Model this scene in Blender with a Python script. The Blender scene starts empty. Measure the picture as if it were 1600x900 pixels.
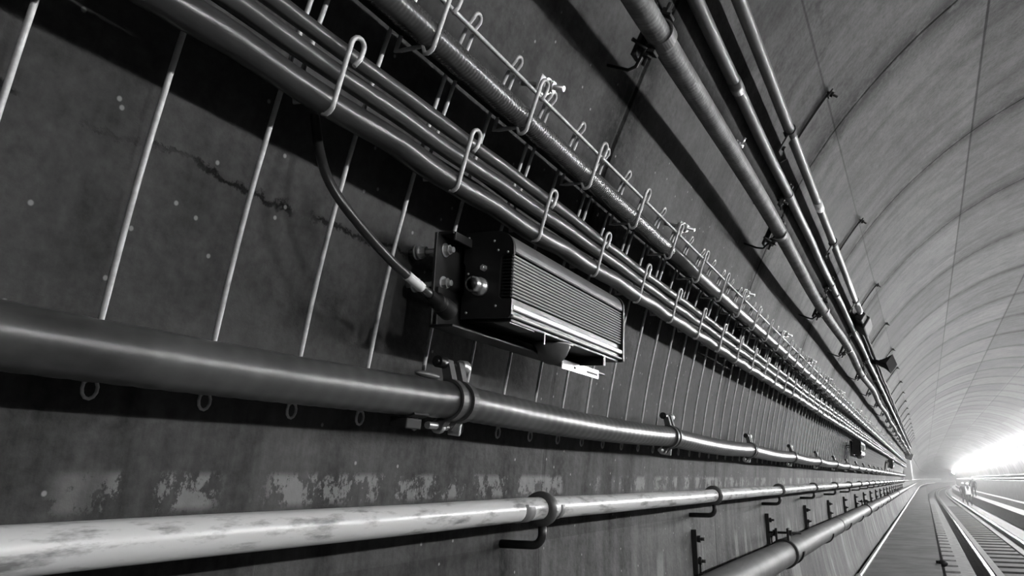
import bpy, bmesh, math, random
from mathutils import Vector, Matrix
random.seed(7)
S = bpy.context.scene
C = S.collection
PI = math.pi

# ------------------------------------------------------------------ camera, world, exposure
ZC = 2.25                                   # camera height above the track bed
cam_d = bpy.data.cameras.new('camera'); cam = bpy.data.objects.new('camera', cam_d); C.objects.link(cam)
cam_d.sensor_width = 36.0; cam_d.lens = 27.0; cam_d.clip_start = 0.02; cam_d.clip_end = 900
rt, fw, up = Vector((.8867, .4623, 0)), Vector((-.4485, .8605, .2411)), Vector((.1115, -.2138, .9705))
fw.normalize(); rt = fw.cross(Vector((0, 0, 1))).normalized(); up = rt.cross(fw)
m = Matrix((rt, up, -fw)).transposed().to_4x4(); m.translation = Vector((0, 0, ZC)); cam.matrix_world = m
S.camera = cam
w = bpy.data.worlds.new('world'); S.world = w; w.use_nodes = True
w.node_tree.nodes['Background'].inputs[0].default_value = (0, 0, 0, 1)
w.node_tree.nodes['Background'].inputs[1].default_value = 0
S.view_settings.view_transform = 'Standard'; S.view_settings.look = 'None'
S.view_settings.gamma = 1; S.view_settings.use_curve_mapping = False
S.view_settings.exposure = 0.0
S.cycles.sample_clamp_indirect = 3.0
S.cycles.max_bounces = 6
LAMP = 3000.0                               # strength of one festoon bulb

# ------------------------------------------------------------------ the tunnel's own coordinates
R, CX, CZ = 2.63, 1.843, -.246              # lining radius and centre (X right of camera, Z above camera)
S0, RC = 100.0, 2500.0                      # straight up to S0, then a gentle right-hand curve
def T(x, s, z):
    if s <= S0: return Vector((x, s, z + ZC))
    t = (s - S0) / RC
    return Vector((RC - (RC - x) * math.cos(t), S0 + (RC - x) * math.sin(t), z + ZC))
def xz(a, o):
    a = math.radians(a); return CX + (R - o) * math.cos(a), CZ + (R - o) * math.sin(a)
def W(a, o, s):                             # wall angle in degrees, distance off the wall, distance along
    x, z = xz(a, o); return T(x, s, z)
def N(a): a = math.radians(a); return Vector((-math.cos(a), 0, -math.sin(a)))     # into the tunnel
def U(a): a = math.radians(a); return Vector((math.sin(a), 0, -math.cos(a)))      # up along the left wall
Y = Vector((0, 1, 0)); X = Vector((1, 0, 0)); Z = Vector((0, 0, 1))

# ------------------------------------------------------------------ materials
def mat(name, col=.2, rough=.5, metal=0.0, spec=.5, noise=0.0, nscale=8.0, emit=0.0, bump=0.0, bscale=60.0, stretch=(1, 1, 1), ncol=None, thr=(.35, .65), trans=0.0):
    mm = bpy.data.materials.new(name); mm.use_nodes = True
    nt = mm.node_tree; b = nt.nodes['Principled BSDF']
    c = (col, col, col, 1) if not isinstance(col, tuple) else (*col, 1)
    b.inputs['Base Color'].default_value = c
    b.inputs['Roughness'].default_value = rough; b.inputs['Metallic'].default_value = metal
    b.inputs['Specular IOR Level'].default_value = spec
    if trans: b.inputs['Transmission Weight'].default_value = trans
    if noise or bump:
        tc = nt.nodes.new('ShaderNodeTexCoord'); mp = nt.nodes.new('ShaderNodeMapping')
        nt.links.new(tc.outputs['Object'], mp.inputs[0]); mp.inputs['Scale'].default_value = stretch
    if noise:
        n = nt.nodes.new('ShaderNodeTexNoise'); n.inputs['Scale'].default_value = nscale; n.inputs['Detail'].default_value = 6
        n.inputs['Roughness'].default_value = .65
        nt.links.new(mp.outputs[0], n.inputs['Vector'])
        r = nt.nodes.new('ShaderNodeValToRGB'); r.color_ramp.elements[0].position, r.color_ramp.elements[1].position = thr
        lo = ncol if ncol is not None else col * (1 - noise)
        hi = col * (1 + noise * .5) if ncol is None else col
        r.color_ramp.elements[0].color = (lo, lo, lo, 1); r.color_ramp.elements[1].color = (hi, hi, hi, 1)
        nt.links.new(n.outputs['Fac'], r.inputs[0]); nt.links.new(r.outputs[0], b.inputs['Base Color'])
    h = None
    if bump:
        n2 = nt.nodes.new('ShaderNodeTexNoise'); n2.inputs['Scale'].default_value = bscale; n2.inputs['Detail'].default_value = 4
        nt.links.new(mp.outputs[0], n2.inputs['Vector']); h = n2.outputs['Fac']
        bp = nt.nodes.new('ShaderNodeBump'); bp.inputs['Strength'].default_value = bump; bp.inputs['Distance'].default_value = .004
        nt.links.new(h, bp.inputs['Height']); nt.links.new(bp.outputs[0], b.inputs['Normal'])
    if emit:
        b.inputs['Emission Color'].default_value = (1, 1, 1, 1); b.inputs['Emission Strength'].default_value = emit
    return mm

class NT:                                   # small helper for writing node maths
    def __init__(s, nt): s.nt = nt
    def m(s, op, a, b=None, c=None, clamp=False):
        n = s.nt.nodes.new('ShaderNodeMath'); n.operation = op; n.use_clamp = clamp
        for i, v in enumerate((a, b, c)):
            if v is None: continue
            if isinstance(v, (int, float)): n.inputs[i].default_value = v
            else: s.nt.links.new(v, n.inputs[i])
        return n.outputs[0]
    def noise(s, vec, scale, detail=5, rough=.6, w=None):
        n = s.nt.nodes.new('ShaderNodeTexNoise'); n.inputs['Scale'].default_value = scale
        n.inputs['Detail'].default_value = detail; n.inputs['Roughness'].default_value = rough
        s.nt.links.new(vec, n.inputs['Vector']); return n.outputs['Fac']
    def step(s, v, lo, hi):                 # smoothstep
        n = s.nt.nodes.new('ShaderNodeMapRange'); n.interpolation_type = 'SMOOTHSTEP'
        n.inputs['From Min'].default_value = lo; n.inputs['From Max'].default_value = hi
        n.inputs['To Min'].default_value = 0; n.inputs['To Max'].default_value = 1
        s.nt.links.new(v, n.inputs['Value']); return n.outputs['Result']
    def band(s, v, c, h, soft):             # 1 inside |v-c|<h
        d = s.m('ABSOLUTE', s.m('SUBTRACT', v, c)); return s.m('SUBTRACT', 1.0, s.step(d, h, h + soft))
    def comb(s, x, y, z=0.0):
        n = s.nt.nodes.new('ShaderNodeCombineXYZ')
        for i, v in enumerate((x, y, z)):
            if isinstance(v, (int, float)): n.inputs[i].default_value = v
            else: s.nt.links.new(v, n.inputs[i])
        return n.outputs[0]

def lining_material():
    mm = bpy.data.materials.new('stained_precast_concrete'); mm.use_nodes = True
    nt = mm.node_tree; b = nt.nodes['Principled BSDF']; k = NT(nt)
    uv = nt.nodes.new('ShaderNodeUVMap'); uv.uv_map = 'UVMap'
    sp = nt.nodes.new('ShaderNodeSeparateXYZ'); nt.links.new(uv.outputs[0], sp.inputs[0])
    u, v = sp.outputs[0], sp.outputs[1]     # u metres along, v degrees of wall angle
    vm = k.m('MULTIPLY', v, math.radians(1) * R)
    p = k.comb(u, vm)
    streak = k.comb(k.m('MULTIPLY', u, 7.0), k.m('MULTIPLY', vm, .9))
    n1 = k.noise(p, 1.3, 6); n2 = k.noise(p, 9, 8, .7); n3 = k.noise(streak, 1.6, 6, .65); n4 = k.noise(p, 60, 4, .6)
    low = k.step(v, 171.5, 174.0)           # grubby lower wall below the cables
    val = k.m('ADD', .32, k.m('MULTIPLY', n1, .95))
    val = k.m('ADD', val, k.m('MULTIPLY', k.m('SUBTRACT', n2, .5), 1.1))
    val = k.m('ADD', val, k.m('MULTIPLY', k.m('SUBTRACT', n3, .5), k.m('ADD', .7, k.m('MULTIPLY', low, 1.2))))
    val = k.m('ADD', val, k.m('MULTIPLY', k.m('SUBTRACT', n4, .5), .7))
    # rings of segments differ a little in tone
    ring = k.m('FLOOR', k.m('DIVIDE', k.m('SUBTRACT', u, 3.31), 1.67))
    wn = nt.nodes.new('ShaderNodeTexWhiteNoise'); wn.noise_dimensions = '2D'
    nt.links.new(k.comb(ring, k.m('FLOOR', k.m('DIVIDE', k.m('SUBTRACT', v, 140.0), 18.8))), wn.inputs['Vector'])
    val = k.m('MULTIPLY', val, k.m('ADD', .77, k.m('MULTIPLY', wn.outputs['Value'], .46)))
    # ring joints with dirt bleeding either side
    wob = k.m('MULTIPLY', k.m('SUBTRACT', k.noise(p, 3.0, 4), .5), .02)
    fr = k.m('SUBTRACT', k.m('FRACT', k.m('ADD', k.m('DIVIDE', k.m('SUBTRACT', u, 3.31), 1.67), .5)), .5)
    d = k.m('ABSOLUTE', k.m('ADD', k.m('MULTIPLY', fr, 1.67), wob))
    line = k.m('SUBTRACT', 1.0, k.step(d, .004, .014))
    upper = k.m('SUBTRACT', 1.0, k.step(v, 160.0, 170.0))
    line = k.m('MULTIPLY', line, k.m('ADD', .25, k.m('MULTIPLY', upper, .75)))
    halo = k.m('MULTIPLY', k.m('SUBTRACT', 1.0, k.step(d, .01, .20)), k.step(n2, .34, .56))
    halo = k.m('MULTIPLY', halo, upper)
    val = k.m('MULTIPLY', val, k.m('SUBTRACT', 1.0, k.m('MULTIPLY', line, .75)))
    val = k.m('MULTIPLY', val, k.m('SUBTRACT', 1.0, k.m('MULTIPLY', halo, .72)))
    rb = k.noise(k.comb(k.m('MULTIPLY', u, 2.6), k.m('MULTIPLY', vm, .35)), 1.5, 4, .6)
    val = k.m('MULTIPLY', val, k.m('SUBTRACT', 1.0, k.m('MULTIPLY', k.m('MULTIPLY', upper, k.step(rb, .50, .68)), .30)))
    # long joints between segments
    for a, wd, dk in ((140.0, .0025, .45), (121.3, .004, .75), (101.8, .006, .75), (83.0, .005, .6)):
        dd = k.m('ABSOLUTE', k.m('MULTIPLY', k.m('SUBTRACT', v, a), math.radians(1) * R))
        dd = k.m('ABSOLUTE', k.m('ADD', dd, k.m('MULTIPLY', wob, .3)))
        val = k.m('MULTIPLY', val, k.m('SUBTRACT', 1.0, k.m('MULTIPLY', k.m('SUBTRACT', 1.0, k.step(dd, wd, wd * 2.6)), dk)))
    st = k.m('MULTIPLY', k.band(v, 139.6, .6, 3.0), k.step(n2, .52, .66))
    val = k.m('MULTIPLY', val, k.m('SUBTRACT', 1.0, k.m('MULTIPLY', st, .45)))
    # the crown panel is a darker pour
    crown = k.m('MULTIPLY', k.step(v, 84.0, 84.3), k.m('SUBTRACT', 1.0, k.step(v, 101.6, 101.9)))
    val = k.m('MULTIPLY', val, k.m('SUBTRACT', 1.0, k.m('MULTIPLY', crown, .16)))
    # cold joint / crack across the near wall
    cw = k.m('MULTIPLY', k.m('SUBTRACT', k.noise(p, 11, 6, .7), .5), 1.5)
    cd = k.m('ABSOLUTE', k.m('ADD', k.m('SUBTRACT', v, 166.75), cw))
    ck = k.m('MULTIPLY', k.m('SUBTRACT', 1.0, k.step(cd, .02, .12)), k.m('MULTIPLY', k.step(k.noise(p, 7, 3), .42, .55), k.m('SUBTRACT', 1.0, k.step(u, 1.4, 2.2))))
    val = k.m('MULTIPLY', val, k.m('SUBTRACT', 1.0, k.m('MULTIPLY', ck, .75)))
    # pale scraped plaster in a band just above the white pipe
    bandm = k.m('MULTIPLY', k.band(v, 174.95, .30, .28), k.step(k.noise(k.comb(k.m('MULTIPLY', u, 1.0), k.m('MULTIPLY', vm, .7)), 11, 7, .78), .50, .545))
    bandm = k.m('MULTIPLY', bandm, k.step(k.noise(k.comb(u, 3.0), 3.6, 2), .40, .48))
    val = k.m('ADD', val, k.m('MULTIPLY', bandm, 1.5))
    pale = k.m('MULTIPLY', k.band(v, 176.8, 1.6, 1.2), k.step(k.noise(streak, 2.6, 5, .7), .60, .72))
    val = k.m('ADD', val, k.m('MULTIPLY', pale, .7))
    run = k.m('MULTIPLY', k.band(v, 186.5, 5.5, 2.0), k.step(k.noise(streak, 1.1, 3, .5), .55, .64))
    val = k.m('ADD', val, k.m('MULTIPLY', run, 1.1))
    # splashes of white paint
    vo = nt.nodes.new('ShaderNodeTexVoronoi'); vo.voronoi_dimensions = '2D'; vo.inputs['Scale'].default_value = 24; vo.inputs['Randomness'].default_value = 1
    nt.links.new(p, vo.inputs['Vector'])
    keep = k.m('GREATER_THAN', k.m('FRACT', k.m('MULTIPLY', vo.outputs['Color'], 7.31)), .85)
    dot = k.m('MULTIPLY', k.m('SUBTRACT', 1.0, k.step(vo.outputs['Distance'], .04, .09)), keep)
    dot = k.m('MULTIPLY', dot, k.step(v, 153.5, 155.5))
    val = k.m('ADD', val, k.m('MULTIPLY', dot, 2.2))
    spl = k.m('MULTIPLY', k.band(v, 157.0, 1.2, 1.0), k.step(k.noise(k.comb(k.m('MULTIPLY', u, 3.0), vm), 26, 5, .7), .66, .70))
    val = k.m('ADD', val, k.m('MULTIPLY', spl, 1.0))
    spec = k.m('MULTIPLY', val, .34, clamp=True)
    nt.links.new(spec, b.inputs['Specular IOR Level'])
    val = k.m('MULTIPLY', val, .064)
    cc = nt.nodes.new('ShaderNodeCombineColor')
    for i in range(3): nt.links.new(val, cc.inputs[i])
    nt.links.new(cc.outputs[0], b.inputs['Base Color'])
    b.inputs['Roughness'].default_value = .72; b.inputs['Specular IOR Level'].default_value = .35
    bp = nt.nodes.new('ShaderNodeBump'); bp.inputs['Strength'].default_value = .35; bp.inputs['Distance'].default_value = .01
    nt.links.new(k.m('SUBTRACT', k.m('ADD', k.m('MULTIPLY', n4, .25), k.m('MULTIPLY', n2, .3)), k.m('ADD', line, ck)), bp.inputs['Height'])
    nt.links.new(bp.outputs[0], b.inputs['Normal'])
    return mm

M = dict(
    lining=lining_material(),
    walk=mat('walkway_concrete', .16, .75, noise=.35, nscale=2.5, bump=.3),
    bed=mat('track_bed_concrete', .07, .9, noise=.5, nscale=5, bump=.8, bscale=30),
    plinth=mat('pale_concrete', .15, .8, noise=.35, nscale=6, bump=.3),
    sleeper=mat('dark_sleeper', .02, .85, noise=.5, nscale=9),
    railsteel=mat('polished_rail', .75, .25, 1.0),
    railweb=mat('rusty_rail', .03, .8, noise=.4),
    wire=mat('galvanized_wire', .58, .42, .25, .6, noise=.25, nscale=60),
    tube=mat('dusty_grey_tube', .15, .42, .2, .6, noise=.4, nscale=16, stretch=(1, .3, 1)),
    dtube=mat('dark_corrugated_tube', .085, .26, .25, .8, noise=.3, nscale=14),
    hose=mat('ribbed_grey_hose', .16, .38, .1, .7),
    flex=mat('dusty_flexible_conduit', .17, .55, .1, .5, noise=.5, nscale=16, bump=.3),
    cable=mat('black_cable_sheath', .032, .30, 0, .8, noise=.5, nscale=18, stretch=(1, .3, 1), bump=.25, bscale=40),
    cable2=mat('grey_cable_sheath', .055, .30, 0, .8, noise=.3, nscale=14, stretch=(1, .25, 1), bump=.15, bscale=30),
    dusty=mat('gap_filling_cable', .07, .9, noise=.6, nscale=30),  # matte sheath of the back cable added to fill the bundle's shadow
    cond=mat('dark_steel_conduit', .085, .34, .25, .6, noise=.55, nscale=7, stretch=(1, .5, 1), bump=.12, bscale=12),
    white=mat('scuffed_white_pipe', .66, .30, 0, .6, noise=.5, nscale=42, stretch=(1, .22, 1), ncol=.20, thr=(.36, .50), bump=.2, bscale=20),
    grey=mat('grey_main_pipe', .105, .6, 0, .4, noise=.3, nscale=5, bump=.15),
    band=mat('grey_tape', .16, .55, 0),
    clamp=mat('weathered_steel_clamp', .09, .45, .2, noise=.4, nscale=25),
    black=mat('black_painted_steel', .010, .34, 0, .5, noise=.5, nscale=25),
    dark=mat('dark_iron', .012, .7, 0, noise=.5, nscale=30),
    bracket=mat('bracket_steel', .03, .42, .25, noise=.5, nscale=20),
    bright=mat('bright_zinc', .75, .32, .8),
    fin=mat('machined_aluminium', .9, .36, .35),
    bronze=mat('dull_aluminium_lip', .20, .38, .5, noise=.2, nscale=10),
    rubber=mat('black_rubber', .012, .6, 0, .2),
    tag=mat('white_tag', .8, .5),
    lens=mat('clear_ribbed_lens', .9, .45, 0, .8, trans=.85),
    hi=mat('white_vest', .8, .6), cloth=mat('dark_work_clothes', .03, .9), skin=mat('skin', .3, .6), helmet=mat('white_helmet', .8, .35),
    panel=mat('pale_cabinet', .4, .5), holder=mat('lamp_holder', .04, .5),
)
def bulb_mat(name, st):
    return mat(name, .8, .3, emit=st)
BULBS = {'dim': bulb_mat('lit_bulb_dim', LAMP * .66), 'mid': bulb_mat('lit_bulb', LAMP * .66), 'bright': bulb_mat('lit_bulb_bright', LAMP * .9), 'glaring': bulb_mat('lit_bulb_glaring', LAMP * 1.3)}

# ------------------------------------------------------------------ mesh helpers
class MB:
    def __init__(s): s.v, s.f, s.sm, s.uv = [], [], [], None
    def add(s, vs, fs, smooth):
        o = len(s.v); s.v += [Vector(p) for p in vs]
        for f in fs: s.f.append(tuple(i + o for i in f)); s.sm.append(smooth)
        return s
    def tube(s, pts, r, n=10, closed=False, caps=True, smooth=True, hel=None, mask=None):
        pts = [Vector(p) for p in pts]; m = len(pts); rr = r if isinstance(r, (list, tuple)) else [r] * m
        tan = []
        for i in range(m):
            a = pts[(i - 1) % m] if (closed or i > 0) else pts[0]
            b = pts[(i + 1) % m] if (closed or i < m - 1) else pts[-1]
            t = (b - a); tan.append(t.normalized() if t.length > 1e-9 else Vector((0, 1, 0)))
        t0 = tan[0]; ref = Vector((0, 0, 1)) if abs(t0.z) < .9 else Vector((1, 0, 0))
        nrm = (ref - t0 * ref.dot(t0)).normalized(); vs = []
        for i in range(m):
            t = tan[i]; nrm = nrm - t * nrm.dot(t); nrm.normalize(); bi = t.cross(nrm)
            for j in range(n):
                a = 2 * PI * j / n; q = rr[i] + (hel[0] * math.sin(2 * PI * pts[i].y / hel[1] + hel[2] * a) if hel else 0)
                d = nrm * math.cos(a) + bi * math.sin(a)
                if mask is not None: q = rr[i] + (q - rr[i]) * min(1, max(0, (d.dot(mask) - .45) * 4))
                vs.append(pts[i] + d * q)
        fs = []
        for i in range(m if closed else m - 1):
            for j in range(n):
                a, b = i * n + j, i * n + (j + 1) % n; c, d = ((i + 1) % m) * n + (j + 1) % n, ((i + 1) % m) * n + j
                fs.append((a, b, c, d))
        s.add(vs, fs, smooth)
        if caps and not closed:
            s.add(vs[:n], [tuple(reversed(range(n)))], False); s.add(vs[-n:], [tuple(range(n))], False)
        return s
    def cyl(s, a, b, r, n=16, r2=None): return s.tube([a, b], [r, r2 if r2 is not None else r], n)
    def prism(s, poly, org, ex, ey, ext, smooth=False):        # polygon in (ex,ey), pushed along ext
        n = len(poly); org = Vector(org)
        a = [org + ex * p[0] + ey * p[1] for p in poly]; b = [p + ext for p in a]
        s.add(a + b, [tuple(range(n)), tuple(reversed(range(n, 2 * n)))] + [(i, i + n, (i + 1) % n + n, (i + 1) % n) for i in range(n)], smooth)
        return s
    def box(s, c, hx, hy, hz, ax=None, bev=0.0):
        ax = ax or (X, Y, Z); c = Vector(c)
        bm = bmesh.new(); bmesh.ops.create_cube(bm, size=2)
        for v in bm.verts: v.co = Vector((v.co.x * hx, v.co.y * hy, v.co.z * hz))
        if bev > 0: bmesh.ops.bevel(bm, geom=list(bm.edges), offset=bev, segments=2, affect='EDGES', profile=.5)
        bm.verts.index_update()
        vs = [c + ax[0] * v.co.x + ax[1] * v.co.y + ax[2] * v.co.z for v in bm.verts]
        fs = [tuple(v.index for v in f.verts) for f in bm.faces]; bm.free()
        return s.add(vs, fs, False)
    def hexnut(s, c, axis, r, h): return s.tube([Vector(c), Vector(c) + axis * h], r, 6, smooth=False)
    def lathe(s, c, axis, prof, n=20):                          # prof: (distance along axis, radius)
        c = Vector(c); return s.tube([c + axis * d for d, _ in prof], [max(r, 1e-4) for _, r in prof], n)
    def sphere(s, c, r, n=12, sc=(1, 1, 1), ax=None):
        bm = bmesh.new(); bmesh.ops.create_uvsphere(bm, u_segments=n, v_segments=max(4, n * 2 // 3), radius=r); bm.verts.index_update()
        ax = ax or (X, Y, Z); c = Vector(c)
        vs = [c + ax[0] * v.co.x * sc[0] + ax[1] * v.co.y * sc[1] + ax[2] * v.co.z * sc[2] for v in bm.verts]
        fs = [tuple(v.index for v in f.verts) for f in bm.faces]; bm.free(); return s.add(vs, fs, True)
    def arcplate(s, c, ex, ey, ext, r0, r1, a0, a1, n=16):      # thick curved strap
        outer = [(r1 * math.cos(a0 + (a1 - a0) * i / n), r1 * math.sin(a0 + (a1 - a0) * i / n)) for i in range(n + 1)]
        inner = [(r0 * math.cos(a0 + (a1 - a0) * i / n), r0 * math.sin(a0 + (a1 - a0) * i / n)) for i in range(n + 1)]
        vs = []
        for e in (Vector((0, 0, 0)), ext):
            for q in outer + inner: vs.append(Vector(c) + ex * q[0] + ey * q[1] + e)
        k = n + 1; K = 2 * k; fs = []
        for i in range(n):
            fs += [(i, i + 1, K + i + 1, K + i), (k + i + 1, k + i, K + k + i, K + k + i + 1),
                   (i + 1, i, k + i, k + i + 1), (K + i, K + i + 1, K + k + i + 1, K + k + i)]
        fs += [(0, K, K + k, k), (n, k + n, K + k + n, K + n)]
        return s.add(vs, fs, False)
ORG = {}
def obj(name, mb, material, parent=None, at=None):
    o_org = ORG[parent.name] if parent else (Vector(at) if at is not None else base_of(mb))
    me = bpy.data.meshes.new(name)
    me.from_pydata([v - o_org for v in mb.v], [], mb.f)
    me.polygons.foreach_set('use_smooth', mb.sm)
    bm = bmesh.new(); bm.from_mesh(me); bmesh.ops.remove_doubles(bm, verts=bm.verts, dist=1e-6); bmesh.ops.recalc_face_normals(bm, faces=bm.faces); bm.to_mesh(me); bm.free()
    me.materials.append(material); me.update()
    o = bpy.data.objects.new(name, me); C.objects.link(o)
    if parent: o.parent = parent
    else: o.location = o_org
    ORG[o.name] = o_org
    return o
def base_of(mb):
    xs = [v.x for v in mb.v]; ys = [v.y for v in mb.v]; zs = [v.z for v in mb.v]
    return Vector(((min(xs) + max(xs)) / 2, (min(ys) + max(ys)) / 2, min(zs)))
def tag(o, label, cat, group=None):
    o['label'] = label; o['category'] = cat
    if group: o['group'] = group
    return o
def thing(name, label, cat, loc, group=None):
    o = bpy.data.objects.new(name, None); C.objects.link(o); o.location = loc; o.empty_display_size = .05
    ORG[o.name] = Vector(loc); return tag(o, label, cat, group)
def struct(o): o['kind'] = 'structure'; return o
def dup(root, loc, label, group=None, rotz=0.0):
    def cp(o, par):
        c = o.copy(); C.objects.link(c)
        if par: c.parent = par
        for ch in list(o.children): cp(ch, c)
        return c
    r = cp(root, None); r.location = loc; r.rotation_euler = (0, 0, rotz); r['label'] = label
    if group: r['group'] = group
    return r
NUM = 'first second third fourth fifth sixth seventh eighth ninth tenth eleventh twelfth thirteenth fourteenth fifteenth sixteenth seventeenth eighteenth nineteenth twentieth'.split()
def runs(a, o, s0, s1, step=.25, jit=0.0, sag=0.0, per=1.0, ph=0.0):
    """centre line of something running along the wall"""
    pts = []; s = s0
    while s <= s1 + 1e-6:
        da = jit * (math.sin(s * 3.1 + ph) + .6 * math.sin(s * 7.7 + 2 * ph)) - sag * (0 - math.sin(PI * ((s - ph) / per % 1.0)))
        pts.append(W(a + da, o + jit * .006 * math.sin(s * 5.3 + ph * 3), s))
        s += step if s < 12 else (step * 2 if s < 36 else 4.0)
    return pts

# ------------------------------------------------------------------ setting: lining, walkway, track bed
SL = [-4 + .5 * i for i in range(8)] + [i * 1.0 for i in range(0, 40, 1)] + [i * 2.0 for i in range(20, 50)] + [i * 5.0 for i in range(20, 112)]
def lining(name, a0, a1, n):
    me = bpy.data.meshes.new(name); vs, fs, uv = [], [], []
    for s in SL:
        for j in range(n + 1):
            a = a0 + (a1 - a0) * j / n; vs.append(W(a, 0, s)); uv.append((s, a))
    for i in range(len(SL) - 1):
        for j in range(n): fs.append((i * (n + 1) + j, (i + 1) * (n + 1) + j, (i + 1) * (n + 1) + j + 1, i * (n + 1) + j + 1))
    me.from_pydata(vs, [], fs); l = me.uv_layers.new(name='UVMap')
    for lp in me.loops: l.data[lp.index].uv = uv[lp.vertex_index]
    me.polygons.foreach_set('use_smooth', [True] * len(fs)); me.materials.append(M['lining'])
    o = bpy.data.objects.new(name, me); C.objects.link(o)
    so = o.modifiers.new('thickness', 'SOLIDIFY'); so.thickness = .25; so.offset = -1 if name != 'x' else 1
    return struct(o)
lining('wall_left', 195.0, 150.0, 45); lining('ceiling', 150.0, 40.0, 60); lining('wall_right', 40.0, -48.0, 44)
def slab(name, poly, material, s0=-3.0, s1=555.0):
    mb = MB(); n = len(poly); ss = [s for s in SL if s0 <= s <= s1]; vs = []
    for s in ss: vs += [T(p[0], s, p[1]) for p in poly]
    fs = [(i * n + j, (i + 1) * n + j, (i + 1) * n + (j + 1) % n, i * n + (j + 1) % n) for i in range(len(ss) - 1) for j in range(n)]
    fs += [tuple(range(n)), tuple(reversed(range((len(ss) - 1) * n, len(ss) * n)))]
    mb.add(vs, fs, False); return mb
FL = -2.25
struct(obj('floor', slab('floor', [(-.2, FL), (3.9, FL), (3.9, FL - .2), (-.2, FL - .2)], M['bed']), M['bed']))
struct(obj('trim_1', slab('walkway', [(-.70, -.93), (.058, -.93), (.058, -1.02), (.03, -1.05), (.03, FL), (-.2, FL), (-.62, -1.4)], M['walk']), M['walk']))
struct(obj('trim_2', slab('bench', [(3.42, -1.45), (4.19, -1.45), (4.19, -1.6), (3.5, FL), (3.42, FL)], M['plinth']), M['plinth']))
struct(obj('trim_3', slab('plinth', [(.20, -2.10), (.78, -2.10), (.80, -2.13), (.80, FL), (.20, FL)], M['plinth']), M['plinth']))
struct(obj('trim_4', slab('slab', [(2.80, -2.08), (3.42, -2.05), (3.42, FL), (2.80, FL)], M['plinth']), M['plinth']))
# ------------------------------------------------------------------ track
def rail(x, label):
    t = thing('running_rail', label, 'rail', T(x, 0, FL + .02), 'running rails')
    h = -2.0
    prof = [(-.036, h - .012), (-.030, h), (.030, h), (.036, h - .012), (.036, h - .035), (-.036, h - .035)]
    obj('rail_head', slab('x', [(x + a, b) for a, b in prof], None), M['railsteel'], t)
    z0 = FL + .03
    obj('rail_web', slab('x', [(x - .010, h - .034), (x + .010, h - .034), (x + .010, z0 + .03), (x + .07, z0 + .012), (x + .07, z0), (x - .07, z0), (x - .07, z0 + .012), (x - .010, z0 + .03)], None), M['railweb'], t)
rail(1.07, 'left steel running rail, nearer the raised walkway, with a bright worn top')
rail(2.60, 'right steel running rail beside the pale slab, with a bright worn top')
for i, (x0, x1, lab) in enumerate(((1.20, 1.36, 'pale concrete strip along the inner side of the left rail'), (2.26, 2.44, 'pale concrete strip along the inner side of the right rail'))):
    tag(obj('rail_plinth', slab('x', [(x0, FL + .14), (x1, FL + .14), (x1, FL), (x0, FL)], None), M['plinth']), lab, 'plinth', 'plinths beside the rails')
sl0 = None
for i in range(52):
    s = 6.0 + 1.32 * i
    if sl0 is None:
        sl0 = tag(obj('sleeper', MB().box(T(1.81, s, FL + .05), .44, .40, .05, bev=.01), M['sleeper']), 'x', 'sleeper', 'sleepers between the rails')
        sl0['label'] = 'dark sleeper lying between the two running rails'
    else: dup(sl0, Vector(sl0.location) + Y * (s - 6.0), 'dark sleeper lying between the two running rails')
bl0 = None
for i in range(48):
    s = 7.0 + 1.40 * i
    if bl0 is None:
        mb = MB().box(T(.33, s, -2.045), .15, .46, .06, bev=.015)
        bl0 = tag(obj('concrete_block', mb, M['plinth']), 'pale concrete block in the row below the walkway edge', 'block', 'blocks in a row below the walkway edge')
    else: dup(bl0, Vector(bl0.location) + Y * (s - 7.0), 'pale concrete block in the row below the walkway edge')
mb = MB().sphere(T(.075, 10.4, -.93), .055, 14, (1, 1.3, .7)); mb.cyl(T(.03, 10.4, -.95), T(.03, 10.4, -.90), .02, 10)
tag(obj('edge_cap', mb, M['rubber']), 'small dark domed cap on the outer edge of the raised walkway', 'cap')
p = [T(-.655, s, -.905) for s in (-1, 0, 2, 4, 6, 8, 10, 14, 20, 30, 40, 60, 80, 100, 130, 170, 220)]
t = thing('kerb_pipe', 'thin bright pipe lying where the walkway meets the left wall', 'pipe', T(-.655, 5, -.93))
obj('tube', MB().tube(p, .022, 12), M['bright'], t)
obj('coupling', MB().lathe(T(-.655, 8.3, -.905), Y, [(0, .022), (0, .032), (.10, .032), (.10, .027), (.16, .027), (.16, .022)], 14), M['wire'], t)

# ------------------------------------------------------------------ pipes and cables on the left wall
END = 35.0
def series(root, org_s, ss, labels, group):
    """first label stays with root; copies get theirs"""
    for i, s in enumerate(ss):
        lab = labels(i)
        if i == 0: root['label'] = lab; root['group'] = group
        else: dup(root, Vector(root.location) + Y * (s - org_s), lab, group)

# -- big ribbed conduit high on the wall
AA, AO, AR = 152.7, .120, .0262
t = thing('flexible_conduit', 'thick dusty ribbed conduit, the fattest of the pipes high on the left wall', 'pipe', W(AA, AO, 10))
def arun(s0, s1, st): return [W(AA + .22 * math.sin(q * 1.9), AO + .003 * math.sin(q * 2.3), q) for q in [s0 + st * i for i in range(int((s1 - s0) / st) + 1)]]
obj('hose', MB().tube(arun(-.3, 6.9, .0045), AR, 24, hel=(.0006, .013, 1)), M['flex'], t)
obj('hose', MB().tube(arun(6.9, 33.2, .2), AR, 18), M['flex'], t)
CL = [1.42 + 1.512 * i for i in range(22)]
s = CL[0]; c = W(AA, AO, s); n, u = N(AA), U(AA)
t = thing('pipe_clamp', 'x', 'clamp', c - n * AO)
mb = MB().arcplate(c - Y * .016, n, u, Y * .032, AR + .001, AR + .005, -2.0, 2.0, 22)
obj('strap', mb, M['tube'], t)
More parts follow.
